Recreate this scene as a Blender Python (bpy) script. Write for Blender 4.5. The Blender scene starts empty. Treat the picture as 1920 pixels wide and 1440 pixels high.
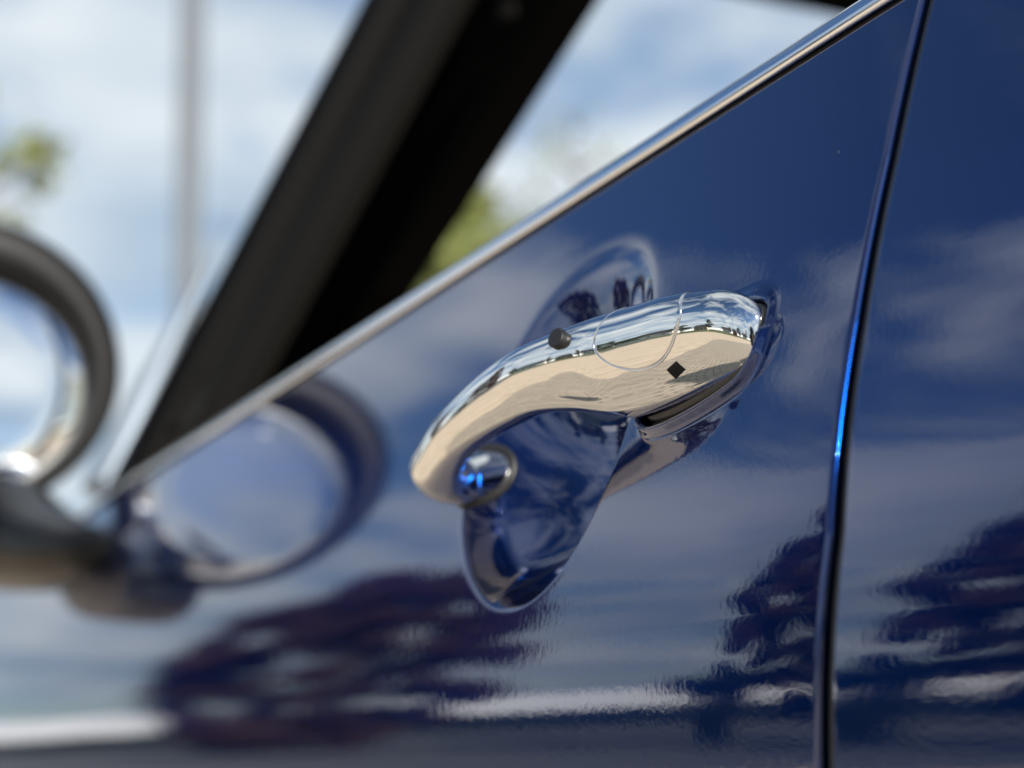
import bpy, math, random
import numpy as np
from math import radians, sin, cos, pi, atan, atan2, sqrt
C = bpy.context.scene.collection
sc = bpy.context.scene
PI = pi

# ------------------------------------------------------------------ camera
F_PX = 4500.0                                   # focal length for a 1920 px wide frame
cd = bpy.data.cameras.new('camera'); cam = bpy.data.objects.new('camera', cd); C.objects.link(cam)
cam.location = (0, -0.30, 0.78)
cd.sensor_width = 36.0; cd.lens = 36.0 * F_PX / 1920
cam.rotation_euler = (radians(90) + atan(580 / F_PX), 0, radians(69))
cd.clip_start = 0.02; cd.clip_end = 3000
cd.dof.use_dof = True; cd.dof.focus_distance = 0.745; cd.dof.aperture_fstop = 7.6
cd.dof.aperture_blades = 9
sc.camera = cam

# ------------------------------------------------------------------ sky and sun
SUN_EL, SUN_AZ = radians(28), radians(93)      # azimuth clockwise from +Y
w = bpy.data.worlds.new("World"); sc.world = w; w.use_nodes = True
nt = w.node_tree; nt.nodes.clear()
def N(tree, kind, **kw):
    n = tree.nodes.new(kind)
    for k, v in kw.items():
        if k == 'ins':
            for a, b in v.items(): n.inputs[a].default_value = b
        else: setattr(n, k, v)
    return n
sky = N(nt, 'ShaderNodeTexSky', sky_type='NISHITA', sun_disc=False, sun_elevation=SUN_EL, sun_rotation=SUN_AZ,
        air_density=1.0, dust_density=0.25, ozone_density=6.0)
tc = N(nt, 'ShaderNodeTexCoord')
sep = N(nt, 'ShaderNodeSeparateXYZ'); nt.links.new(tc.outputs['Generated'], sep.inputs[0])
def M(tree, op, a, b=None, c=None):
    n = tree.nodes.new('ShaderNodeMath'); n.operation = op
    for i, v in enumerate((a, b, c)):
        if v is None: continue
        if isinstance(v, (int, float)): n.inputs[i].default_value = v
        else: tree.links.new(v, n.inputs[i])
    return n.outputs[0]
zz = M(nt, 'ADD', M(nt, 'MAXIMUM', sep.outputs[2], 0.0), 0.13)
cx = M(nt, 'DIVIDE', sep.outputs[0], zz); cy = M(nt, 'DIVIDE', sep.outputs[1], zz)
comb = N(nt, 'ShaderNodeCombineXYZ'); nt.links.new(cx, comb.inputs[0]); nt.links.new(cy, comb.inputs[1])
comb.inputs[2].default_value = 3.7
no = N(nt, 'ShaderNodeTexNoise', ins={'Scale': 1.5, 'Detail': 8.0, 'Roughness': 0.60, 'Distortion': 0.6})
nt.links.new(comb.outputs[0], no.inputs['Vector'])
sz = M(nt, 'MAXIMUM', sep.outputs[2], 0.0)
def sstep(x, a, b_):
    n = N(nt, 'ShaderNodeMapRange', interpolation_type='SMOOTHSTEP', ins={1: a, 2: b_, 3: 0.0, 4: 1.0}); nt.links.new(x, n.inputs[0]); return n.outputs[0]
# fewer clouds overhead, a clear thin strip low down, a white band added on the horizon itself
cov = M(nt, 'SUBTRACT', no.outputs[0], M(nt, 'MULTIPLY', M(nt, 'MULTIPLY', sstep(sz, .26, .50), sstep(sz, .88, .68)), .085))
cov = M(nt, 'SUBTRACT', cov, M(nt, 'MULTIPLY', sstep(sz, .060, .028), .16))
cov = M(nt, 'ADD', cov, M(nt, 'MULTIPLY', sstep(sz, .027, .015), .8))
cov = M(nt, 'ADD', cov, M(nt, 'MULTIPLY', sstep(sz, .34, .20), .10))
cr = N(nt, 'ShaderNodeValToRGB'); cr.color_ramp.elements[0].position = 0.41; cr.color_ramp.elements[1].position = 0.56
nt.links.new(cov, cr.inputs[0])
no2 = N(nt, 'ShaderNodeTexNoise', ins={'Scale': 1.6, 'Detail': 4.0, 'Roughness': 0.5})
nt.links.new(comb.outputs[0], no2.inputs['Vector'])
ccol = N(nt, 'ShaderNodeMix', data_type='RGBA')   # grey under-sides to white tops of the clouds
ccol.inputs[6].default_value = (4.2, 5.6, 7.2, 1); ccol.inputs[7].default_value = (9.8, 10.4, 10.6, 1)
nt.links.new(M(nt, 'MULTIPLY_ADD', no2.outputs[0], 3.4, -1.2), ccol.inputs[0]); ccol.clamp_factor = True
mx = N(nt, 'ShaderNodeMix', data_type='RGBA')
nt.links.new(M(nt, 'MULTIPLY', cr.outputs[0], 0.92), mx.inputs[0])
hz = N(nt, 'ShaderNodeMix', data_type='RGBA'); hz.inputs[7].default_value = (20.0, 19.8, 19.2, 1)     # low horizon band, brightened to mirror as a white line in the door
nt.links.new(sstep(sz, .027, .018), hz.inputs[0]); nt.links.new(ccol.outputs[2], hz.inputs[6])
nt.links.new(sky.outputs[0], mx.inputs[6]); nt.links.new(hz.outputs[2], mx.inputs[7])
bg = N(nt, 'ShaderNodeBackground', ins={'Strength': 0.07}); wo = N(nt, 'ShaderNodeOutputWorld')
nt.links.new(mx.outputs[2], bg.inputs[0]); nt.links.new(bg.outputs[0], wo.inputs[0])

sl = bpy.data.lights.new('sun', 'SUN'); sl.energy = 5.0; sl.angle = radians(0.5); sl.color = (1, .95, .87)
so = bpy.data.objects.new('sun', sl); C.objects.link(so)
so.rotation_euler = (PI / 2 - SUN_EL, 0, PI - SUN_AZ); so.location = (9, 0, 7)
sc.view_settings.view_transform = 'Standard'; sc.view_settings.look = 'None'
sc.view_settings.exposure = 0.40; sc.view_settings.gamma = 1.0
try: sc.cycles.max_bounces = 10; sc.cycles.transparent_max_bounces = 12; sc.cycles.glossy_bounces = 8; sc.cycles.sample_clamp_indirect = 6.0; sc.cycles.caustics_reflective = False
except Exception: pass

# ------------------------------------------------------------------ helpers
def tag(o, label=None, cat=None, group=None, kind=None):
    if label: o['label'] = label
    if cat: o['category'] = cat
    if group: o['group'] = group
    if kind: o['kind'] = kind
    return o
def empty(name, loc=(0, 0, 0), rz=0):
    o = bpy.data.objects.new(name, None); C.objects.link(o); o.location = loc; o.rotation_euler = (0, 0, rz)
    o.empty_display_size = .1
    return o
def mesh(name, verts, faces, mat, parent=None, normals=None, smooth=True, loc=None):
    me = bpy.data.meshes.new(name)
    if loc is not None: verts = np.asarray(verts, float) - np.asarray(loc)
    elif parent is not None: verts = np.asarray(verts, float) - wloc(parent)
    me.from_pydata(np.asarray(verts).tolist(), [], [tuple(f) for f in faces])
    me.update()
    if smooth: me.polygons.foreach_set('use_smooth', [True] * len(me.polygons))
    if normals is not None: me.normals_split_custom_set_from_vertices(np.asarray(normals).tolist())
    mats = mat if isinstance(mat, (list, tuple)) else [mat]
    for m in mats: me.materials.append(m)
    o = bpy.data.objects.new(name, me); C.objects.link(o)
    if parent is not None: o.parent = parent
    if loc is not None: o.location = loc
    return o
def wloc(o):
    v = np.zeros(3)
    while o is not None: v = v + np.array(o.location); o = o.parent
    return v
def grid(nu, nv, closed_v=False):
    f = []
    for i in range(nu - 1):
        for j in range(nv if closed_v else nv - 1):
            j2 = (j + 1) % nv
            f.append((i * nv + j, i * nv + j2, (i + 1) * nv + j2, (i + 1) * nv + j))
    return f
def tube(path, rad, n=12, sx=1.0, upv=(0, 0, 1), cap=True):
    """tube round a polyline; rad scalar or list; sx flattens across"""
    P = np.asarray(path, float); m = len(P); R = np.broadcast_to(np.asarray(rad, float), (m,))
    T = np.gradient(P, axis=0); T /= np.linalg.norm(T, axis=1)[:, None]
    V = []
    for i in range(m):
        u = np.asarray(upv, float); s = np.cross(T[i], u)
        if np.linalg.norm(s) < 1e-3: s = np.cross(T[i], (1, 0, 0))
        s /= np.linalg.norm(s); u = np.cross(s, T[i])
        for k in range(n):
            a = 2 * PI * k / n
            V.append(P[i] + R[i] * (cos(a) * s * sx + sin(a) * u))
    F = grid(m, n, True)
    if cap:
        F.append(tuple(range(n))[::-1]); F.append(tuple(range((m - 1) * n, m * n)))
    return V, F
def join(*vf):
    V, F = [], []
    for v, f in vf:
        o = len(V); V += [tuple(p) for p in v]; F += [tuple(i + o for i in q) for q in f]
    return V, F
def box(x0, x1, y0, y1, z0, z1):
    v = [(x, y, z) for x in (x0, x1) for y in (y0, y1) for z in (z0, z1)]
    return v, [(0, 1, 3, 2), (4, 6, 7, 5), (0, 4, 5, 1), (2, 3, 7, 6), (0, 2, 6, 4), (1, 5, 7, 3)]

# ------------------------------------------------------------------ materials
def mat(name, color=(.5, .5, .5), rough=.5, metal=0, **kw):
    m = bpy.data.materials.new(name); m.use_nodes = True
    b = m.node_tree.nodes['Principled BSDF']
    b.inputs['Base Color'].default_value = (*color, 1); b.inputs['Roughness'].default_value = rough
    b.inputs['Metallic'].default_value = metal
    for k, v in kw.items(): b.inputs[k].default_value = v
    return m, m.node_tree, b
def bump(t, b, scale, dist, strength=1.0, detail=2.0, coat=False, vec=None, rough=.5):
    n = N(t, 'ShaderNodeTexNoise', ins={'Scale': scale, 'Detail': detail, 'Roughness': rough})
    c = N(t, 'ShaderNodeTexCoord')
    t.links.new((vec or c.outputs['Object']), n.inputs['Vector'])
    bp = N(t, 'ShaderNodeBump', ins={'Strength': strength, 'Distance': dist})
    t.links.new(n.outputs[0], bp.inputs['Height']); t.links.new(bp.outputs[0], b.inputs['Normal'])
    if coat: t.links.new(bp.outputs[0], b.inputs['Coat Normal'])
    return n, bp

PAINT = bpy.data.materials.new('blue_paint'); PAINT.use_nodes = True; t = PAINT.node_tree; t.nodes.clear()
po = N(t, 'ShaderNodeOutputMaterial'); co = N(t, 'ShaderNodeTexCoord')
pn = N(t, 'ShaderNodeTexNoise', ins={'Scale': 330.0, 'Detail': 2.5}); t.links.new(co.outputs['Object'], pn.inputs['Vector'])
pb = N(t, 'ShaderNodeBump', ins={'Distance': .000018}); t.links.new(pn.outputs[0], pb.inputs['Height'])
fl = N(t, 'ShaderNodeTexNoise', ins={'Scale': 4000.0, 'Detail': 1.0}); t.links.new(co.outputs['Object'], fl.inputs['Vector'])
fr_ = N(t, 'ShaderNodeMapRange', ins={1: .3, 2: .75, 3: .12, 4: .20}); t.links.new(fl.outputs[0], fr_.inputs[0])
di = N(t, 'ShaderNodeBsdfDiffuse', ins={'Color': (.0003, .0012, .009, 1)})
me_ = N(t, 'ShaderNodeBsdfGlossy', ins={'Color': (.0002, .013, .085, 1)}); t.links.new(fr_.outputs[0], me_.inputs['Roughness'])   # metal flakes
me2 = N(t, 'ShaderNodeBsdfGlossy', ins={'Color': (.0001, .006, .032, 1), 'Roughness': .32}); a0 = N(t, 'ShaderNodeAddShader')
t.links.new(di.outputs[0], a0.inputs[0]); t.links.new(me2.outputs[0], a0.inputs[1])
ad = N(t, 'ShaderNodeAddShader'); t.links.new(a0.outputs[0], ad.inputs[0]); t.links.new(me_.outputs[0], ad.inputs[1])
cl = N(t, 'ShaderNodeBsdfGlossy', ins={'Color': (1, 1, 1, 1), 'Roughness': .006}); t.links.new(pb.outputs[0], cl.inputs['Normal'])   # clear coat
fc_ = N(t, 'ShaderNodeFresnel', ins={'IOR': 1.76}); t.links.new(pb.outputs[0], fc_.inputs['Normal'])
mp = N(t, 'ShaderNodeMixShader'); t.links.new(fc_.outputs[0], mp.inputs[0]); t.links.new(ad.outputs[0], mp.inputs[1]); t.links.new(cl.outputs[0], mp.inputs[2]); vo = N(t, 'ShaderNodeTexVoronoi', ins={'Scale': 170.0}); t.links.new(co.outputs['Object'], vo.inputs['Vector'])     # a few dust specks
sv = N(t, 'ShaderNodeSeparateColor'); t.links.new(vo.outputs['Color'], sv.inputs[0])
dk = M(t, 'MULTIPLY', M(t, 'LESS_THAN', vo.outputs['Distance'], M(t, 'MULTIPLY', sv.outputs[1], .055)), M(t, 'GREATER_THAN', sv.outputs[0], .90))
dd2 = N(t, 'ShaderNodeBsdfDiffuse', ins={'Color': (.42, .40, .36, 1)}); mq = N(t, 'ShaderNodeMixShader')
t.links.new(M(t, 'MULTIPLY', dk, .55), mq.inputs[0]); t.links.new(mp.outputs[0], mq.inputs[1]); t.links.new(dd2.outputs[0], mq.inputs[2]); t.links.new(mq.outputs[0], po.inputs[0])

CHROME, t, b = mat('chrome', (.84, .83, .81), .03, 1.0)
n, bp = bump(t, b, 55, .000010, detail=3)
n2 = N(t, 'ShaderNodeTexNoise', ins={'Scale': 900.0, 'Detail': 2.0}); c2 = N(t, 'ShaderNodeTexCoord'); t.links.new(c2.outputs['Object'], n2.inputs['Vector'])
r2 = N(t, 'ShaderNodeMapRange', ins={1: .35, 2: .8, 3: .012, 4: .06}); t.links.new(n2.outputs[0], r2.inputs[0]); t.links.new(r2.outputs[0], b.inputs['Roughness'])
MBLK, t, b = mat('mirror_black', (.004, .004, .0045), .42, 0, **{'Specular IOR Level': .22}); bump(t, b, 600, .00003)
SATIN, t, b = mat('satin_chrome_trim', (.90, .91, .93), .13, 1.0); bump(t, b, 120, .00001)
GREYT, t, b = mat('grey_trim', (.20, .24, .29), .45, .5); bump(t, b, 120, .00001)
BLACK, t, b = mat('black_rubber', (.012, .012, .012), .45); bump(t, b, 900, .00005)
GLOSSB, t, b = mat('gloss_black_plastic', (.004, .004, .0044), .22, 0, **{'Specular IOR Level': .2}); bump(t, b, 300, .00001)
TRIM, t, b = mat('dark_interior_trim', (.0024, .0023, .0021), .9, 0, **{'Specular IOR Level': .0}); bump(t, b, 700, .0001)
SEAL, t, b = mat('window_seal', (.006, .0058, .0056), .7, 0, **{'Specular IOR Level': .1}); bump(t, b, 500, .0001)
HOLE, t, b = mat('matt_black', (.002, .002, .002), .9)
MGLASS, t, b = mat('mirror_glass', (.93, .94, .95), .004, 1.0)
GLASS = bpy.data.materials.new('tinted_glass'); GLASS.use_nodes = True; t = GLASS.node_tree; t.nodes.clear()
o_ = N(t, 'ShaderNodeOutputMaterial'); tr = N(t, 'ShaderNodeBsdfTransparent', ins={0: (.76, .80, .60, 1)})
gl = N(t, 'ShaderNodeBsdfGlossy', ins={'Roughness': .004, 'Color': (.95, .98, 1, 1)})
fr = N(t, 'ShaderNodeFresnel', ins={'IOR': 1.5}); mm = N(t, 'ShaderNodeMixShader')
t.links.new(M(t, 'MULTIPLY', fr.outputs[0], .45), mm.inputs[0]); t.links.new(tr.outputs[0], mm.inputs[1]); t.links.new(gl.outputs[0], mm.inputs[2]); t.links.new(mm.outputs[0], o_.inputs[0])

# ================================================================== CAR GEOMETRY
#GEO-BEGIN
def tilt_fn(dz):            # lean of the door skin, dz = height above its widest line
    return np.where(dz > 0, .44 * np.tanh(8.0 * dz), .5 * np.tanh(1.6 * dz))
_dz = np.linspace(-.5, .5, 20001)
_y = np.cumsum(np.tan(tilt_fn(_dz))) * (_dz[1] - _dz[0]); _y -= np.interp(0, _dz, _y)
def widest(x): return .78 + .042 * (x + .54)
def skin(x, z):
    """y of the smooth door skin (larger = further into the car)"""
    x = np.asarray(x, float); z = np.asarray(z, float)
    y = np.interp(z - widest(x), _dz, _y)
    t = np.clip((x + .64) / .075, 0, None)
    y = y + .5 * .075 * .028 * t * t           # slight roll towards the rear edge
    return y
def seam_x(z):
    return np.interp(z, [.50, .70, .7604, .8217, .8805, .93, .9782, 1.03], [-.575, -.565, -.5627, -.5600, -.5690, -.5795, -.5930, -.608]) 
def belt_z(x): return .9878 + .0615 * (x + .602)
BX, BZ, BA, BB = -.7915, .8755, .0775, .0660     # hand recess
HA, HB = np.array([-.6365, .8852]), np.array([-.708, .8805])    # foot print line of the handle's rear base
def recess(x, z):
    q = np.sqrt(((x - BX) / BA) ** 2 + ((z - BZ) / BB) ** 2)
    g = .032 * (1 - q ** 2.0) * (1 - .85 * np.clip((z - BZ) / BB, -1.1, 1.1))
    g = np.maximum(g, -.02)
    d = .5 * (g + np.sqrt(g * g + .0008 ** 2))
    return np.where(q > 1.35, d * np.clip((1.6 - q) / .25, 0, 1), d), q
def pdist(x, z, poly):
    d = np.full(np.shape(x), 9.0)
    for (ax, az), (bx, bz) in zip(poly[:-1], poly[1:]):
        vx, vz = bx - ax, bz - az; tt = np.clip(((x - ax) * vx + (z - az) * vz) / (vx * vx + vz * vz + 1e-12), 0, 1)
        d = np.minimum(d, np.hypot(x - ax - tt * vx, z - az - tt * vz))
    return d
def base_ridge(x, z):
    x = np.asarray(x, float); z = np.asarray(z, float); out = np.zeros(np.broadcast(x, z).shape); x = x + 0 * out; z = z + 0 * out
    k = (x > -.90) & (x < -.59) & (z > .81) & (z < .94)
    if not k.any(): return out
    xx, z2 = x[k], z[k]
    d1 = pdist(xx, z2, FOOT_R)
    top, bot = FOOT_TOP, FOOT_BOT
    zt = np.interp(-xx, -top[:, 0], top[:, 1]); zb = np.interp(-xx, -bot[:, 0], bot[:, 1])
    ins = (xx < top[0, 0]) & (xx > top[-1, 0]) & (z2 < zt) & (z2 > zb)
    dd = np.where(ins, -d1, d1); fade = np.clip((xx + .735) / .03, 0, 1)
    ridge = -np.where(z2 < .5 * (zt + zb), .0030, .0014) * np.exp(-((dd - .0042) / .0021) ** 2) * fade
    pit = .004 * .5 * (1 - np.tanh((dd - .0018) / .0004)) * np.clip((xx + .712) / .008, 0, 1)
    lip = 0
    out[k] = ridge + pit + lip
    return out
def door_y(x, z):
    d, q = recess(x, z)
    return skin(x, z) + d + base_ridge(x, z)
# handle stations: x, y, z, half thickness, half height
HS = np.array([
 [-0.6265, 0.0228, 0.8832, 0.0010, 0.0030],
 [-0.6275, 0.0202, 0.8845, 0.0030, 0.0069],
 [-0.6310, 0.0183, 0.8856, 0.0052, 0.0104],
 [-0.6380, 0.0169, 0.8865, 0.0078, 0.0131],
 [-0.6490, 0.0153, 0.8861, 0.0102, 0.0148],
 [-0.6630, 0.0137, 0.8854, 0.0123, 0.0163],
 [-0.6800, 0.0114, 0.8843, 0.0138, 0.0169],
 [-0.6980, 0.0058, 0.8839, 0.0126, 0.0164],
 [-0.7150, -0.0025, 0.8841, 0.0112, 0.0134],
 [-0.7330, -0.0091, 0.8832, 0.0100, 0.0113],
 [-0.7530, -0.0118, 0.8805, 0.0095, 0.0103],
 [-0.7760, -0.0135, 0.8764, 0.0088, 0.0091],
 [-0.8020, -0.0132, 0.8714, 0.0087, 0.0080],
 [-0.8291, -0.0092, 0.8665, 0.0088, 0.0074],
 [-0.8535, -0.0022, 0.8624, 0.0105, 0.0077],
 [-0.8632, 0.0075, 0.8608, 0.0135, 0.0092],
 [-0.8650, 0.0198, 0.8634, 0.0120, 0.0098],
 [-0.8655, 0.0440, 0.8672, 0.0115, 0.0100]])
def _cr(P, n):
    """Catmull-Rom by chord length"""
    d = np.r_[0, np.cumsum(np.linalg.norm(np.diff(P[:, :3], axis=0), axis=1) ** .5 + 1e-6)]
    m = np.zeros_like(P); 
    for i in range(1, len(P) - 1):
        h0, h1 = d[i] - d[i - 1], d[i + 1] - d[i]
        m[i] = ((P[i] - P[i - 1]) / h0 * h1 + (P[i + 1] - P[i]) / h1 * h0) / (h0 + h1)
    m[0] = (P[1] - P[0]) / (d[1] - d[0]); m[-1] = (P[-1] - P[-2]) / (d[-1] - d[-2])
    return d, m
_hd, _hm = _cr(HS, 0)
def hst(s):
    """state on the handle at s in 0..1 (vectorised)"""
    s = np.atleast_1d(np.asarray(s, float)) * _hd[-1]
    k = np.clip(np.searchsorted(_hd, s, side='right') - 1, 0, len(HS) - 2)
    h = _hd[k + 1] - _hd[k]; u = ((s - _hd[k]) / h)[:, None]; h = h[:, None]
    return (2*u**3-3*u**2+1)*HS[k] + (u**3-2*u**2+u)*h*_hm[k] + (-2*u**3+3*u**2)*HS[k+1] + (u**3-u**2)*h*_hm[k+1]
def hsurf(s, t):
    """handle surface, t=0 outboard, pi/2 top"""
    s = np.asarray(s, float); t = np.asarray(t, float); sh = s.shape
    s = s.ravel(); t = t.ravel()
    q = hst(s); q2 = hst(np.clip(s + .004, 0, 1)); q1 = hst(np.clip(s - .004, 0, 1))
    T = (q2 - q1)[:, :3]
    # keep the rear base square to the car; follow the path further forward
    wgt = np.clip((s - .35) / .25, 0, 1)[:, None]; wgt = wgt * wgt * (3 - 2 * wgt)
    T /= np.linalg.norm(T, axis=1)[:, None]
    T = T * wgt + np.array([-1, 0, 0]) * (1 - wgt); T /= np.linalg.norm(T, axis=1)[:, None]
    Z = np.array([0, 0, 1.0]); Nn = np.cross(T, Z); Nn *= -np.sign((Nn[:, 1:2] + Nn[:, 0:1] * 1.0001 * 0 - 1e-9)); 
    # outboard normal: -y at the rear, turning to -x at the front
    Nn = np.stack([T[:, 1], -T[:, 0], 0 * T[:, 0]], -1); Nn = Nn * np.where(Nn[:, 1:2] > 0, -1, 1)
    Nn = np.stack([-np.abs(T[:, 1]), -np.abs(T[:, 0]), 0 * T[:, 0]], -1)
    Nn /= np.linalg.norm(Nn, axis=1)[:, None]
    Up = np.array([[0, 0, 1.0]])
    c, sn = np.cos(t), np.sin(t); e = .86
    cc = np.sign(c) * np.abs(c) ** e; ss = np.sign(sn) * np.abs(sn) ** .92
    a, b_ = q[:, 3], q[:, 4]
    shear = .30 * (ss + .15) * a * np.where(c > -.2, 1, 1)
    # outer face: fullest a little above the middle, falling away below
    off = a * cc + shear * b_ / .014 * .8
    P = q[:, :3] + Nn * off[:, None] + Up * (b_ * ss)[:, None]
    return P.reshape(sh + (3,))
def footprint():
    S = np.linspace(.002, .5, 160); top, bot = [], []
    for s_ in S:
        for lst, t in ((top, np.linspace(0, PI, 400)), (bot, np.linspace(0, -PI, 400))):
            P = hsurf(np.full(400, s_), t); f = P[:, 1] - skin(P[:, 0], P[:, 2]); k = np.where((f[:-1] < 0) & (f[1:] >= 0))[0]
            if len(k) and P[k[0], 0] > -.716: lst.append((P[k[0], 0], P[k[0], 2]))
    top = np.array(top[::3]); bot = np.array(bot[::3])
    fr = []
    for t in np.linspace(0, 2 * PI, 48, endpoint=False):
        S2 = np.linspace(.7, 1, 300); P = hsurf(S2, np.full(300, t)); f = P[:, 1] - skin(P[:, 0], P[:, 2]) - recess(P[:, 0], P[:, 2])[0]; k = np.where((f[:-1] < 0) & (f[1:] >= 0))[0]
        if len(k): fr.append((P[k[-1], 0], P[k[-1], 2]))
    return top, bot, np.array(fr)
PI = 3.141592653589793
FOOT_TOP, FOOT_BOT, FOOT_F = footprint(); FOOT_R = np.vstack([FOOT_BOT[::-1], FOOT_TOP])
#GEO-END
CAMP = np.array([0, -.30, .78]); _TH, _P = radians(21), atan(580 / F_PX)
FW = np.array([-cos(_TH) * cos(_P), sin(_TH) * cos(_P), sin(_P)]); RT = np.array([sin(_TH), cos(_TH), 0]); UP = np.cross(RT, FW)
def glass_y(x, z, inb=0):
    bz = belt_z(x); return skin(x, bz) + .016 + .45 * (z - bz) + inb
def at(px, py, inb=0):
    """point where the sight line through (px, py) meets the side-glass plane (moved inb metres inwards)"""
    v = FW * F_PX + RT * (px - 960) - UP * (py - 720); v = v / np.linalg.norm(v); a, b_ = .3, 12.0
    for _ in range(50):
        m_ = (a + b_) / 2; p = CAMP + v * m_
        if p[1] > glass_y(p[0], p[2], inb): b_ = m_
        else: a = m_
    return CAMP + v * a

car = empty('car', (-1.0, .85, 0))
tag(car, 'glossy dark blue car with chrome door handle, chrome window trim and black round mirror', 'car')

# ------------------------------------------------------------------ door skin
def normals_of(P):
    du = np.gradient(P, axis=0); dv = np.gradient(P, axis=1); n = np.cross(du, dv)
    n /= np.maximum(np.linalg.norm(n, axis=2), 1e-12)[..., None]
    return n
def split_mesh(P, mask, names, parent, flip=False):
    """grid surface P cut in two objects by the face mask, sharing exact normals"""
    nu, nv = P.shape[:2]; n = normals_of(P)
    if n[nu // 2, nv // 2, 1] > 0: n = -n; rev = False
    else: rev = True
    idx = np.arange(nu * nv).reshape(nu, nv)
    q = np.stack([idx[:-1, :-1], idx[:-1, 1:], idx[1:, 1:], idx[1:, :-1]], -1)
    if rev: q = q[..., ::-1]
    out = []
    for k, nm in enumerate(names):
        f = q[mask == k].reshape(-1, 4); used, inv = np.unique(f, return_inverse=True); inv = inv.reshape(f.shape)
        o = mesh(nm, P.reshape(-1, 3)[used], inv.tolist(), PAINT, parent if k == 0 else out[0], normals=n.reshape(-1, 3)[used])
        out.append(o)
    return out
R_ = .0017
roll = [(-R_ + R_ * sin(a), R_ * (1 - cos(a))) for a in np.linspace(0, PI / 2, 9)[1:]]
U = np.concatenate([np.linspace(-1.9, -.34, 90), np.arange(-.335, -.035, .0006), np.linspace(-.034, -R_, 24)])
def zrow_w():   # fraction of the height below the belt line
    lo = .50; zz_ = np.concatenate([np.linspace(.50, .795, 50)[:-1], np.arange(.795, .948, .0006), np.linspace(.9485, .9735 - R_, 14)])
    return (zz_ - lo) / (.9732 - lo)
Wf = zrow_w()
Pd = np.zeros((len(U) + len(roll) + 1, len(Wf) + len(roll) + 1, 3))
def belt_at(x): return belt_z(x)
for i in range(Pd.shape[0]):
    if i < len(U): u, dyu = U[i], 0
    elif i < len(U) + len(roll): u, dyu = roll[i - len(U)]
    else: u, dyu = 0, .016
    wv = np.concatenate([Wf, np.full(len(roll) + 1, Wf[-1])])
    dz = np.array([0] * len(Wf) + [a + R_ for a, _ in roll] + [R_]); dyw = np.array([0] * len(Wf) + [b_ for _, b_ in roll] + [.014])
    z = .50 + wv * (belt_z(-.58 + u) - .003 - .50)
    z = z + dz
    x = seam_x(z) + u
    Pd[i, :, 0] = x; Pd[i, :, 2] = z
    Pd[i, :, 1] = door_y(x, z) + np.maximum(dyu, 0) + dyw
xc = .25 * (Pd[:-1, :-1] + Pd[1:, :-1] + Pd[:-1, 1:] + Pd[1:, 1:])
q_ = np.sqrt(((xc[..., 0] - BX) / BA) ** 2 + ((xc[..., 2] - BZ) / BB) ** 2)
door, hand_recess = split_mesh(Pd, (q_ < 1.06).astype(int), ['front_door', 'handle_recess'], car)

# panel behind the door gap
def rear_y(x, z):
    xs = seam_x(z); t = np.clip((xs + .64) / .075, 0, None)
    return np.interp(z - widest(x), _dz, _y) + .5 * .075 * .028 * t * t - .024 * (x - xs) 
U2 = np.concatenate([np.array([.0080] * 1), [ .0080 + R_ + a for a in [-R_ * cos(b_) for b_ in np.linspace(0, PI / 2, 9)]][0:], np.linspace(.012, .40, 60)])
dy2 = np.concatenate([[.016], [R_ * (1 - sin(b_)) for b_ in np.linspace(0, PI / 2, 9)], np.zeros(60)])
Z2 = np.linspace(.50, 1.06, 160)
Pr = np.zeros((len(U2), len(Z2), 3))
for i, (u, dy) in enumerate(zip(U2, dy2)):
    x = seam_x(Z2) + u; Pr[i, :, 0] = x; Pr[i, :, 2] = Z2; Pr[i, :, 1] = rear_y(x, Z2) + dy
rear = split_mesh(Pr, np.zeros((len(U2) - 1, len(Z2) - 1), int), ['rear_side_panel'], car)[0]
# black tube set high in the door gap to give its shadowed dark
Z3 = np.linspace(.50, 1.06, 60)
V, F = tube([(seam_x(z) + .0040, float(skin(seam_x(z), z)) + .0056, z) for z in Z3], .0037, 12)
mesh('dark_gap_filler', V, F, BLACK, door)

# ------------------------------------------------------------------ door handle
def onorm(s, t):
    e = 1e-3; a = hsurf(s + e, t) - hsurf(s - e, t); b_ = hsurf(s, t + e) - hsurf(s, t - e)
    n = np.cross(a, b_); n /= np.linalg.norm(n, axis=-1)[..., None]; return n
ns, ntt = 420, 140
S_, T_ = np.meshgrid(np.linspace(0, 1, ns), np.linspace(0, 2 * PI, ntt, endpoint=False), indexing='ij')
HP = hsurf(S_, T_)
hn = onorm(np.array([.5]), np.array([0.0]))[0]; SG = -1.0 if hn[1] > 0 else 1.0
Fh = grid(ns, ntt, True) + [tuple(range(ntt))[::-1], tuple(range((ns - 1) * ntt, ns * ntt))]
handle = mesh('door_handle', HP.reshape(-1, 3), Fh, CHROME, car)
# lock cover let into the rear of the grip
cs = np.array([(0.2852, 1.2), (0.2961, 0.783), (0.3036, 0.363), (0.2986, 0.117), (0.2802, -0.073), (0.2552, -0.218), (0.2294, -0.308), (0.1993, -0.288), (0.1743, -0.118), (0.1568, 0.157), (0.151, 0.548), (0.1621, 1.1), (0.1741, 1.55), (0.198875, 1.95), (0.248368, 1.95), (0.2702, 1.6)])
def closed_spline(P, m):
    n = len(P); out = []
    for i in range(n):
        p0, p1, p2, p3 = P[i - 1], P[i], P[(i + 1) % n], P[(i + 2) % n]
        for k in range(m):
            u = k / m; out.append(.5 * ((2 * p1) + (-p0 + p2) * u + (2 * p0 - 5 * p1 + 4 * p2 - p3) * u * u + (-p0 + 3 * p1 - 3 * p2 + p3) * u ** 3))
    return np.array(out)
cs = closed_spline(cs, 8); cc = np.array([0.2277, 0.65]); 
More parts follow.
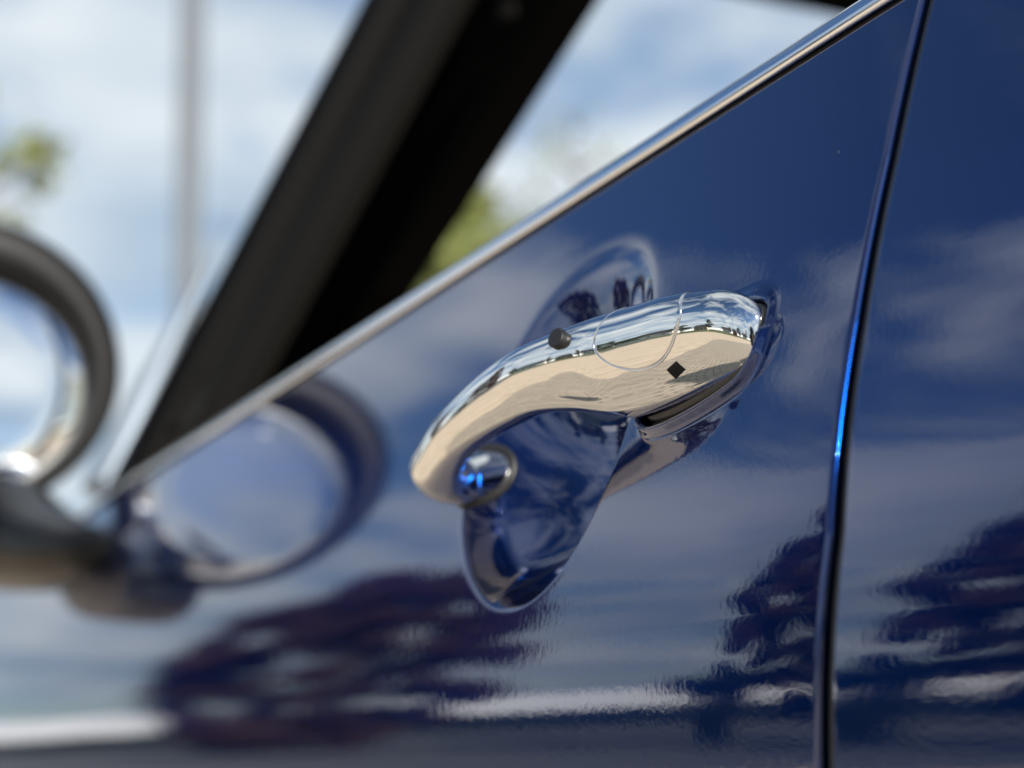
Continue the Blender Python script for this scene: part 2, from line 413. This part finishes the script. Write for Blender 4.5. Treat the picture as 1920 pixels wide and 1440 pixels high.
rr = np.concatenate([np.linspace(0.02, .965, 26), [.975, .984, .991, .996, 1.0, 1.0]]); off = np.concatenate([np.full(26, .00022), [.00021, .00017, .0001, -.0000, -.00016, -.0006]])
ST = cc + rr[:, None, None] * (cs - cc)
LP = hsurf(ST[..., 0], ST[..., 1]) + SG * onorm(ST[..., 0], ST[..., 1]) * off[:, None, None]
m_ = len(cs); Fl = grid(len(rr), m_, True) + [tuple(range(m_))[::-1]]
mesh('lock_cover', LP.reshape(-1, 3), Fl, CHROME, handle)
G1 = cc + 1.018 * (cs - cc); gp = hsurf(G1[:, 0], G1[:, 1]) + SG * onorm(G1[:, 0], G1[:, 1]) * .00002
V, F = tube(np.vstack([gp, gp[:1]]), .00030, 8, cap=False)
mesh('cover_edge', V, F, SATIN, handle)
# square hole under the cover: flush black patch stands for its dark inside
dcs = np.array([(0.191, -0.458), (0.1685, -0.358), (0.1593, -0.583), (0.1843, -0.704)])
dcs = np.array([(0.191, -0.458), (0.1685, -0.358), (0.1593, -0.583), (0.1843, -0.704)])
dc = dcs.mean(0); V = []; 
ctr = hsurf(np.array([.1526]), np.array([-.619]))[0]; nn = SG * onorm(np.array([.1526]), np.array([-.619]))[0]
pts = hsurf(dcs[:, 0], dcs[:, 1]); nr = SG * onorm(dcs[:, 0], dcs[:, 1])
q = [pts[0] , pts[1], pts[2], pts[3]]
sub = 6; gV = []
A, B, Cc, D = dcs[0], dcs[1], dcs[2], dcs[3]
for i in range(sub + 1):
    for j in range(sub + 1):
        u, v = i / sub, j / sub; st = (A * (1 - u) + B * u) * (1 - v) + (D * (1 - u) + Cc * u) * v
        gV.append(hsurf(st[:1], st[1:])[0] + SG * onorm(st[:1], st[1:])[0] * .00008)
mesh('dark_hole_patch', gV, grid(sub + 1, sub + 1), HOLE, handle)
# black push button
def disc_stack(c, n, prof, k=36):
    n = n / np.linalg.norm(n); a = np.cross(n, (0, 0, 1)); a /= np.linalg.norm(a); b_ = np.cross(n, a)
    V = [c + n * h + r * (cos(2 * PI * i / k) * a + sin(2 * PI * i / k) * b_) for h, r in prof for i in range(k)]
    return V, grid(len(prof), k, True) + [tuple(range((len(prof) - 1) * k, len(prof) * k))]
bs = (np.array([0.3653]), np.array([0.623])); bc = hsurf(*bs)[0]; bn = SG * onorm(*bs)[0]
V, F = disc_stack(bc, bn, [(-.001, .0034), (.0004, .0034), (.0019, .0034), (.00205, .00335), (.0022, .0032), (.0023, .0029), (.0023, .0028), (.0023, .0015), (.0023, .0001)])
mesh('touch_button', V, F, BLACK, handle)
# rubber gaskets
P2 = FOOT_R; tg = np.gradient(P2, axis=0); tg /= np.linalg.norm(tg, axis=1)[:, None] + 1e-12; nn2 = np.stack([tg[:, 1], -tg[:, 0]], -1)
if (nn2[:8] @ np.array([0, -1.0])).mean() < 0: nn2 = -nn2
P2 = P2 + nn2 * .0004
P3 = [(p[0], float(skin(p[0], p[1])) + .0006, p[1]) for p in P2]
V, F = tube(P3, .0016, 10, sx=1.0, upv=(0, -1, 0))
mesh('base_gasket', V, F, BLACK, handle)
fc = FOOT_F.mean(0); P3 = []
for x, z in np.vstack([FOOT_F, FOOT_F[:1]]):
    x, z = fc + (np.array([x, z]) - fc) * 1.06; P3.append((x, float(skin(x, z)) + float(recess(x, z)[0]) + .0004, z))
V, F = tube(P3, .0017, 10, upv=(0, -1, 0), cap=False)
mesh('front_gasket', V, F, BLACK, handle)

# ------------------------------------------------------------------ chrome belt line, glass, pillar
xs_ = np.linspace(-2.2, -.18, 120)
P3 = [(x, float(skin(x, belt_z(x))) + .0060, belt_z(x) + .0062) for x in xs_]
V, F = tube(P3, .0090, 24, sx=.42, upv=(0, 1.25, 1)); mesh('chrome_window_trim', V, F, SATIN, car)
P3 = [(x, float(skin(x, belt_z(x))) + .0130, belt_z(x) + .0015) for x in xs_]
V, F = tube(P3, .0085, 10, upv=(0, .4, 1)); mesh('trim_seal', V, F, BLACK, car)
xg = np.linspace(-3.6, -.2, 24); zg = np.linspace(-.05, .50, 10)
Vg = [(x, 1.28 - .45 * h, .98 + h) for x in xg for h in zg]
mesh('far_side_window', Vg, grid(24, 10), GLASS, car)
def strip(p0, p1, inb0, inb1, rad, sx, name, m, parent=car, n=16, ext=.6):
    a, b_ = at(*p0, inb0), at(*p1, inb1); d = b_ - a
    P = [a + d * t for t in np.linspace(-.12, 1 + ext, 24)]
    V, F = tube(P, rad, n, sx=sx, upv=(0, 1, 0.3)); return mesh(name, V, F, m, parent)
pillar = strip((335, 850), (800, 0), .05, .05, .040, 1.0, 'windscreen_pillar', TRIM)
strip((262, 850), (706, 0), .018, .018, .010, 1.0, 'pillar_trim', GLOSSB, pillar)
strip((300, 850), (745, 0), .022, .022, .016, 1.0, 'weather_seal', SEAL, pillar)
strip((400, 800), (835, 0), .022, .022, .017, 1.0, 'weather_seal', SEAL, pillar)
a_, b__ = at(205, 905, .02), at(415, 440, .02); dd_ = b__ - a_
V, F = tube([a_ + dd_ * t_ for t_ in (-.05, 0, .3, .6, .85, 1, 1.12)], [.020, .019, .015, .009, .004, .002, .0006], 14, sx=.8, upv=(0, 1, .3)); mesh('windscreen_edge_trim', V, F, GREYT, car)
# inner dark panel behind the pillar
def slab(pix, inb, th, name, m, parent=car):
    a = np.array([at(px, py, inb) for px, py in pix]); n = len(a); b_ = a + np.array([0, th, 0])
    V = list(a) + list(b_); F = [tuple(range(n)), tuple(range(n, 2 * n))[::-1]] + [(i, (i + 1) % n, n + (i + 1) % n, n + i) for i in range(n)]
    return mesh(name, V, F, m, parent, smooth=False)
ip = slab([(330, 1100), (640, 640), (706, 545), (1052, -5), (1165, -190), (900, -190), (760, 0), (430, 640)], .12, .03, 'inner_pillar_cover', TRIM)
V, F = disc_stack(at(955, 22, .115), np.array([.5, -1, 0]), [(0, .008), (.004, .008), (.005, .006), (.005, .0001)]); mesh('trim_clip', V, F, SEAL, ip)
P3 = [at(x, y, .02) for x, y in [(330, 800), (345, 720), (358, 675), (375, 665), (383, 690), (372, 740), (352, 800)]]
V, F = tube(P3, .004, 8); mesh('seal_end', V, F, SEAL, pillar)
slab([(1290, -30), (1440, 4), (1540, 24), (1640, 44), (1900, 60), (1900, -300), (1290, -300)], .50, .1, 'roof_lining', TRIM)

# ------------------------------------------------------------------ door mirror
mc = np.array([-1.835, -.0400, 1.0310]); mn = np.array([1, -.02, .05]); mn /= np.linalg.norm(mn)
mr = np.cross((0, 0, 1), mn); mr /= np.linalg.norm(mr); mu = np.cross(mn, mr)      # mr: towards the car when seen from behind
def oval(c, hw, hh, depth, n=64, p=2.0):
    a = np.linspace(0, 2 * PI, n, endpoint=False)
    return [c + mn * depth + mr * hw * cos(t) + mu * hh * sin(t) for t in a]
# outer housing, from the rear-facing lip forwards to a closed dome
prof = [(.069, .066, -.014, -.015), (.0705, .0675, -.004, -.014), (.073, .070, .000, -.012), (.080, .080, .002, -.001), (.087, .087, -.003, 0), (.0885, .0885, -.012, 0), (.088, .088, -.03, 0), (.080, .080, -.045, 0), (.064, .064, -.064, 0), (.042, .042, -.076, 0), (.01, .01, -.081, 0)]
V = []
for hw, hh, dp, oz in prof: V += oval(mc + mu * oz, hw * 1.36, hh * 1.29, dp)
housing = mesh('side_mirror', V, grid(len(prof), 64, True) + [tuple(range(10 * 64, 11 * 64))], MBLK, car)
gprof = [(.0745, .0715, -.0135), (.0710, .0685, -.0105), (.05, .048, -.0098), (.03, .029, -.0094), (.003, .003, -.0092)]
V = []
for hw, hh, dp in gprof: V += oval(mc - mu * .016 - mr * .004, hw * 1.33, hh * 1.22, dp)
mesh('mirror_glass', V, grid(5, 64, True) + [tuple(range(4 * 64, 5 * 64))], MGLASS, housing)
P3 = [mc + np.array([-.05, -.01, -.06]), mc + np.array([-.06, -.005, -.11]), (-1.83, .000, .898), (-1.75, .012, .884), (-1.67, .022, .879), (-1.625, .036, .878)]
V, F = tube(P3, [.055, .052, .043, .031, .018, .006], 24, upv=(0, -.3, 1)); mesh('mirror_stalk', V, F, GLOSSB, housing)
# ================================================================== SURROUNDINGS
rng = np.random.default_rng(5)
def ground_mat(name, c1, c2, scale, bumpd):
    m, t, b = mat(name, c1, .9); n = N(t, 'ShaderNodeTexNoise', ins={'Scale': scale, 'Detail': 8.0, 'Roughness': .65}); c = N(t, 'ShaderNodeTexCoord')
    t.links.new(c.outputs['Object'], n.inputs['Vector']); r = N(t, 'ShaderNodeValToRGB')
    r.color_ramp.elements[0].color = (*c1, 1); r.color_ramp.elements[1].color = (*c2, 1); r.color_ramp.elements[0].position = .35; r.color_ramp.elements[1].position = .65
    t.links.new(n.outputs[0], r.inputs[0]); t.links.new(r.outputs[0], b.inputs['Base Color'])
    bp = N(t, 'ShaderNodeBump', ins={'Distance': bumpd, 'Strength': .6}); t.links.new(n.outputs[0], bp.inputs['Height']); t.links.new(bp.outputs[0], b.inputs['Normal'])
    return m, t, b
GRASS, *_ = ground_mat('grass', (.06, .085, .02), (.13, .14, .045), 1.5, .02)
SAND, *_ = ground_mat('gravel_yard', (.54, .425, .30), (.76, .61, .445), 2.5, .01)
PAVE, t, b = mat('pavers', (.36, .33, .28), .85)
bt = N(t, 'ShaderNodeTexBrick', ins={'Scale': 4.0, 'Mortar Size': .02, 'Color1': (.56, .46, .35, 1), 'Color2': (.44, .37, .285, 1), 'Mortar': (.08, .075, .06, 1)})
c = N(t, 'ShaderNodeTexCoord'); t.links.new(c.outputs['Object'], bt.inputs['Vector']); t.links.new(bt.outputs[0], b.inputs['Base Color'])
def sheet(name, x0, x1, y0, y1, z, m):
    o = mesh(name, [(x0, y0, z), (x1, y0, z), (x1, y1, z), (x0, y1, z)], [(0, 1, 2, 3)], m, smooth=False); return tag(o, kind='structure')
sheet('ground', -1500, 1500, -1500, 1500, 0, GRASS)
sheet('yard', -15, 40, -26, 12, .004, SAND)
ASPH, *_ = ground_mat('asphalt', (.13, .135, .13), (.19, .19, .18), 6, .005)
sheet('road', -75, -15, -26, 14, .008, ASPH)
sheet('pavement', -2.3, 12, -7.0, 3, .012, PAVE)

def leaf_mat(name, c, tr=.25):
    m, t, b = mat(name, c, .6)
    n = N(t, 'ShaderNodeTexNoise', ins={'Scale': 1.2, 'Detail': 2.0}); co = N(t, 'ShaderNodeTexCoord'); t.links.new(co.outputs['Object'], n.inputs['Vector'])
    h = N(t, 'ShaderNodeMix', data_type='RGBA'); h.inputs[6].default_value = (*[v * .55 for v in c], 1); h.inputs[7].default_value = (*[min(1, v * 1.5) for v in c], 1)
    t.links.new(n.outputs[0], h.inputs[0]); t.links.new(h.outputs[2], b.inputs['Base Color'])
    return m
PLUM = leaf_mat('plum_leaves', (.060, .024, .014)); GREEN = leaf_mat('spring_leaves', (.17, .19, .05)); DKGREEN = leaf_mat('hedge_leaves', (.025, .04, .015))
BARK, t, b = mat('bark', (.09, .07, .055), .9); bump(t, b, 12, .01)
PALEBARK, t, b = mat('pale_bark', (.55, .52, .47), .8); bump(t, b, 12, .005)
def leaves(cent, rad, n, size):
    cent = np.asarray(cent); k = rng.integers(0, len(cent), n); v = rng.normal(size=(n, 3)); v /= np.linalg.norm(v, axis=1)[:, None]
    P = cent[k] + v * (rng.random(n) ** .5)[:, None] * np.asarray(rad)[k][:, None] * np.array([1, 1, .75])
    a = rng.normal(size=(n, 3)); a /= np.linalg.norm(a, axis=1)[:, None]; b_ = np.cross(a, rng.normal(size=(n, 3))); b_ /= np.linalg.norm(b_, axis=1)[:, None]
    s = (size * (.6 + .8 * rng.random(n)))[:, None]
    V = np.stack([P - a * s, P + b_ * s * .5, P + a * s, P - b_ * s * .5], 1).reshape(-1, 3)
    return V, np.arange(n * 4).reshape(-1, 4).tolist()
def tree(name, loc, h, spread, m, label, bark=BARK, nleaf=9000, size=.07, base=.3, group=None, clumps=42, shape=1.0, crad=.16):
    r = empty(name, loc); tag(r, label, 'bush' if 'bush' in name else 'tree', group)
    tp = [(0, 0, -.1), (.03 * h * .3, 0, h * .2), (0, .02 * h, h * .45), (.02 * h, 0, h * .75), (0, 0, h * .92)]
    V, F = tube(np.array(tp), [.035 * h * .5, .028 * h * .5, .02 * h * .5, .012 * h * .5, .004 * h], 9); parts = [(V, F)]
    cent, rad = [], []
    for i in range(clumps):
        f = rng.random(); z = h * (base + (1 - base) * f ** .9); R = spread * (sin(PI * min(1, (f * .85 + .12))) ** shape) * (.35 + .65 * rng.random() ** .5); a = rng.random() * 2 * PI
        c_ = np.array([R * cos(a), R * sin(a), z]); cent.append(c_); rad.append(spread * crad * (1.0 + 1.2 * rng.random()))
        z0 = max(h * .18, z - R * .8)
        V, F = tube([(0, 0, z0), (c_ * .55 + np.array([0, 0, z0 * .45])), c_], [.010 * h * .5, .006 * h * .5, .002 * h * .5], 5, cap=False); parts.append((V, F))
    V, F = join(*parts); mesh('trunk', V, F, bark, None, loc=None).parent = r
    V, F = leaves(cent, rad, nleaf, size); mesh('crown', V, F, m, None, smooth=False).parent = r
    return r
def pol(az, dist, z=0, side=-1):   # azimuth in degrees from straight ahead of the car, outboard side -1
    return (-dist * cos(radians(az)), side * dist * sin(radians(az)) - .3, z)
tree('plum_tree', pol(14.9, 30), 5.9, 2.4, PLUM, 'dark red leaved plum tree mirrored left of the handle in the blue door', nleaf=60000, size=.10, base=.06, clumps=150, shape=.5, crad=.10)
tree('plum_tree', pol(30.8, 24), 6.9, 2.4, PLUM, 'taller dark red leaved plum tree mirrored beside and behind the door gap', nleaf=60000, size=.09, base=.08, clumps=150, shape=.5, crad=.09)
tree('round_bush', pol(25.6, 28), 2.0, .9, DKGREEN, 'low dark bush mirrored at the foot of the taller plum tree', nleaf=3000, size=.07, base=.1, clumps=14, crad=.3)
tree('leafy_tree', pol(6.9, 17, side=1), 5.3, 1.0, GREEN, 'blurred green tree above the black door mirror at the left edge', nleaf=900, size=.08, base=.6, crad=.14)
tree('leafy_tree', pol(18.3, 26, side=1), 6.7, 2.0, GREEN, 'blurred yellow green tree seen low through the car windows', nleaf=12000, size=.09, base=.3)
tree('sparse_tree', pol(22.6, 40, side=1), 10.5, 2.0, GREEN, 'faint thin tree seen through the middle of the side windows', nleaf=500, size=.09, base=.3)
for i, (az, d) in enumerate([(48, 60), (62, 75), (75, 58), (95, 70), (112, 62), (128, 80), (140, 66)]):
    tree('roadside_tree', pol(az, d), 6 + 2 * (i % 3), 3, DKGREEN, ['small dark tree left of all the houses', 'taller dark tree between the left white house and the cream house', 'broad dark tree beside the cream house', 'dark tree between the wide white house and the brick house', 'tall dark tree behind the brick house', 'low dark tree right of all the houses', 'farthest right dark tree on the horizon'][i], nleaf=2500, size=.25, base=.2, group='trees on the horizon', crad=.25)
# lamp post seen directly, out of focus
STEEL, t, b = mat('painted_steel', (.15, .165, .18), .5); bump(t, b, 30, .001)
lp = empty('lamp_post', pol(13.2, 14, side=1)); tag(lp, 'blurred pale grey lamp post standing beyond the car at upper left', 'lamp post')
V, F = tube([(0, 0, 0), (0, 0, .02), (0, 0, 1.0), (0, 0, 1.02), (0, 0, 8)], [.12, .12, .11, .080, .070], 20); mesh('pole', V, F, STEEL).parent = lp
V, F = tube([(0, 0, 7.95), (0, -.3, 8.25), (0, -.9, 8.35), (0, -1.5, 8.35)], [.06, .05, .05, .05], 10); mesh('arm', V, F, STEEL).parent = lp
V, F = tube([(0, -1.4, 8.34), (0, -1.5, 8.36), (0, -1.95, 8.36), (0, -2.1, 8.32)], [.05, .12, .11, .04], 12, upv=(0, 0, 1)); mesh('lamp_head', V, F, STEEL).parent = lp
# hedge, mirrored as a dark band in the door
WHITE, t, b = mat('white_render', (.80, .78, .74), .8); ROOF, t, b = mat('dark_roof', (.06, .055, .055), .8); WIN, t, b = mat('window_pane', (.03, .04, .05), .1)
def band_box(a0, d0, a1, d1, depth, z0, z1):
    p, q = np.array(pol(a0, d0)), np.array(pol(a1, d1)); d = (q - p) / np.linalg.norm(q - p); n = np.array([d[1], -d[0], 0]); 
    if n @ p < 0: n = -n
    c = [p, q, q + n * depth, p + n * depth]
    return [tuple(k + np.array([0, 0, z])) for z in (z0, z1) for k in c], [(0, 1, 2, 3), (7, 6, 5, 4), (0, 4, 5, 1), (1, 5, 6, 2), (2, 6, 7, 3), (3, 7, 4, 0)]
p, q = np.array(pol(-2, 62)), np.array(pol(46, 52)); cen = [p + (q - p) * t_ + np.array([0, 0, .45]) for t_ in np.linspace(0, 1, 150)]
V, F = leaves(cen, [.62] * 150, 30000, .10); hd = mesh('hedge', V, F, DKGREEN, None, smooth=False, loc=(p + q) / 2); tag(hd, 'long low dark hedge mirrored as a dark line along the bottom of the door', 'hedge')
# houses
def house(loc, rz, w_, d_, h, label, wall):
    r = empty('house', loc, rz); tag(r, label, 'house', 'houses behind the yard')
    v, f = box(-w_ / 2, w_ / 2, -d_ / 2, d_ / 2, 0, h); o = mesh('wall', v, f, wall, None, smooth=False); o.parent = r
    a = w_ / 2 + .4; e = d_ / 2 + .4; V = [(-a, -e, h), (a, -e, h), (a, e, h), (-a, e, h), (-a, 0, h + d_ * .4), (a, 0, h + d_ * .4)]
    o = mesh('roof', V, [(0, 1, 5, 4), (2, 3, 4, 5), (0, 4, 3), (1, 2, 5), (3, 2, 1, 0)], ROOF, None, smooth=False); o.parent = r
    for s in (-1, 1):
        for k in (-1, 0, 1):
            v, f = box(k * w_ * .3 - .6, k * w_ * .3 + .6, min(s * d_ / 2, s * (d_ / 2 + .04)), max(s * d_ / 2, s * (d_ / 2 + .04)), 1, 2.3); o = mesh('window', v, f, WIN, None, smooth=False); o.parent = r
CREAM, t, b = mat('cream_render', (.6, .52, .4), .8); BRICKR, t, b = mat('red_brick_wall', (.3, .12, .08), .85)
for az, d, rz, w_, lb, m in [(55, 85, .1, 14, 'white walled house on the horizon left of the cream one', WHITE), (70, 80, .0, 11, 'cream walled house on the horizon', CREAM), (88, 90, -.1, 16, 'wide white walled house on the horizon', WHITE), (104, 84, .1, 12, 'red brick house on the horizon', BRICKR), (122, 88, .3, 13, 'white walled house on the horizon right of the brick one', WHITE)]:
    house(pol(az, d), rz, w_, 8, 3.2, lb, m)

# ------------------------------------------------------------------ the photographer, mirrored small in the chrome
SKINM, t, b = mat('skin', (.45, .27, .19), .5); CLOTH, t, b = mat('dark_jacket', (.02, .025, .035), .9); bump(t, b, 60, .003); JEANS, t, b = mat('jeans', (.03, .045, .09), .9); HAIR, t, b = mat('hair', (.03, .02, .012), .6)
def skinned(name, pts, edges, radii, m, parent, sub=2):
    me = bpy.data.meshes.new(name); me.from_pydata([tuple(p) for p in pts], edges, []); me.materials.append(m)
    o = bpy.data.objects.new(name, me); C.objects.link(o); o.parent = parent
    md = o.modifiers.new('skin', 'SKIN'); md.use_smooth_shade = True
    for v, r in zip(me.skin_vertices[0].data, radii): v.radius = (r, r)
    me.skin_vertices[0].data[0].use_root = True
    s_ = o.modifiers.new('sub', 'SUBSURF'); s_.levels = sub; s_.render_levels = sub
    return o
O = np.array([.98, -1.05, 0]); ph = empty('person', tuple(O)); tag(ph, 'person in dark jacket and jeans stooping beside the car behind a camera', 'person')
def R(*a): return np.array(a) - O
hc = CAMP - FW * .27 - UP * .01                      # middle of the head, behind the camera
pts = [R(1.0, -1.0, .98), R(.88, -.92, 1.06), R(.74, -.80, 1.12), R(.62, -.68, 1.10), R(.50, -.56, 1.00),
       R(.60, -.50, 1.06), R(.52, -.30, .80), R(.24, -.36, .74), R(.62, -.88, 1.06), R(.50, -.94, .76), R(.22, -.52, .73)]
skinned('jacket', pts, [(0, 1), (1, 2), (2, 3), (3, 4), (3, 5), (5, 6), (6, 7), (3, 8), (8, 9), (9, 10)], [.15, .155, .16, .14, .07, .078, .056, .038, .078, .056, .038], CLOTH, ph)
pts = [R(1.0, -1.0, .96), R(1.02, -.92, .86), R(.92, -.88, .48), R(1.05, -.86, .10), R(.90, -.86, .05), R(1.02, -1.12, .86), R(.96, -1.24, .48), R(1.12, -1.28, .10), R(.97, -1.30, .05)]
skinned('trousers', pts, [(0, 1), (1, 2), (2, 3), (3, 4), (0, 5), (5, 6), (6, 7), (7, 8)], [.15, .10, .070, .050, .048, .10, .070, .050, .048], JEANS, ph)
skinned('body', [R(.54, -.60, 1.02), R(.44, -.52, .95), R(*(hc + UP * .02)), R(*(hc + UP * .05)), R(*(hc - UP * .07 + FW * .03))], [(0, 1), (1, 2), (2, 3), (2, 4)], [.058, .055, .085, .088, .055], SKINM, ph)
skinned('hair', [R(*(hc + UP * .05 - FW * .02)), R(*(hc + UP * .08 - FW * .03)), R(*(hc - FW * .055 + UP * .01))], [(0, 1), (0, 2)], [.093, .078, .075], HAIR, ph)
for sgn, wr in ((1, R(.24, -.36, .74)), (-1, R(.22, -.52, .73))):
    c_ = R(*(CAMP - FW * (.14 if sgn < 0 else .09) + RT * (.045 if sgn > 0 else -.075) - UP * .03))
    pts = [wr, wr * .35 + c_ * .65]; ed = [(0, 1)]; rd = [.028, .034]
    for k in range(4):
        b0 = c_ + UP * (.024 - .017 * k); b1 = b0 + FW * .028; b2 = b1 + RT * (.012 * -sgn); n0 = len(pts); pts += [b0, b1, b2]; ed += [(1, n0), (n0, n0 + 1), (n0 + 1, n0 + 2)]; rd += [.010, .0085, .0075 - .0004 * k]
    n0 = len(pts); pts += [c_ - UP * .035 - FW * .01, c_ - UP * .045 + FW * .025]; ed += [(1, n0), (n0, n0 + 1)]; rd += [.012, .010]
    skinned('hand', pts, ed, rd, SKINM, ph, 1)
cb = empty('camera', tuple(CAMP - FW * .15)); tag(cb, 'black camera with a long lens held up beside the car', 'camera'); O2 = np.array(cb.location)
def oriented(f0, f1, r0, r1, u0, u1, name, m):
    V = [CAMP - FW * f + RT * r + UP * u - O2 for f in (f0, f1) for r in (r0, r1) for u in (u0, u1)]; o = mesh(name, V, box(0, 1, 0, 1, 0, 1)[1], m, None, smooth=False); o.parent = cb; return o
oriented(.115, .165, -.070, .070, -.048, .040, 'body', BLACK); oriented(.110, .17, -.025, .025, .0405, .062, 'viewfinder', BLACK)
V, F = tube([CAMP - FW * d_ - O2 for d_ in (.016, .03, .031, .07, .071, .1155)], [.041, .041, .037, .037, .040, .038], 28, upv=tuple(UP)); o = mesh('lens', V, F, GLOSSB, None); o.parent = cb
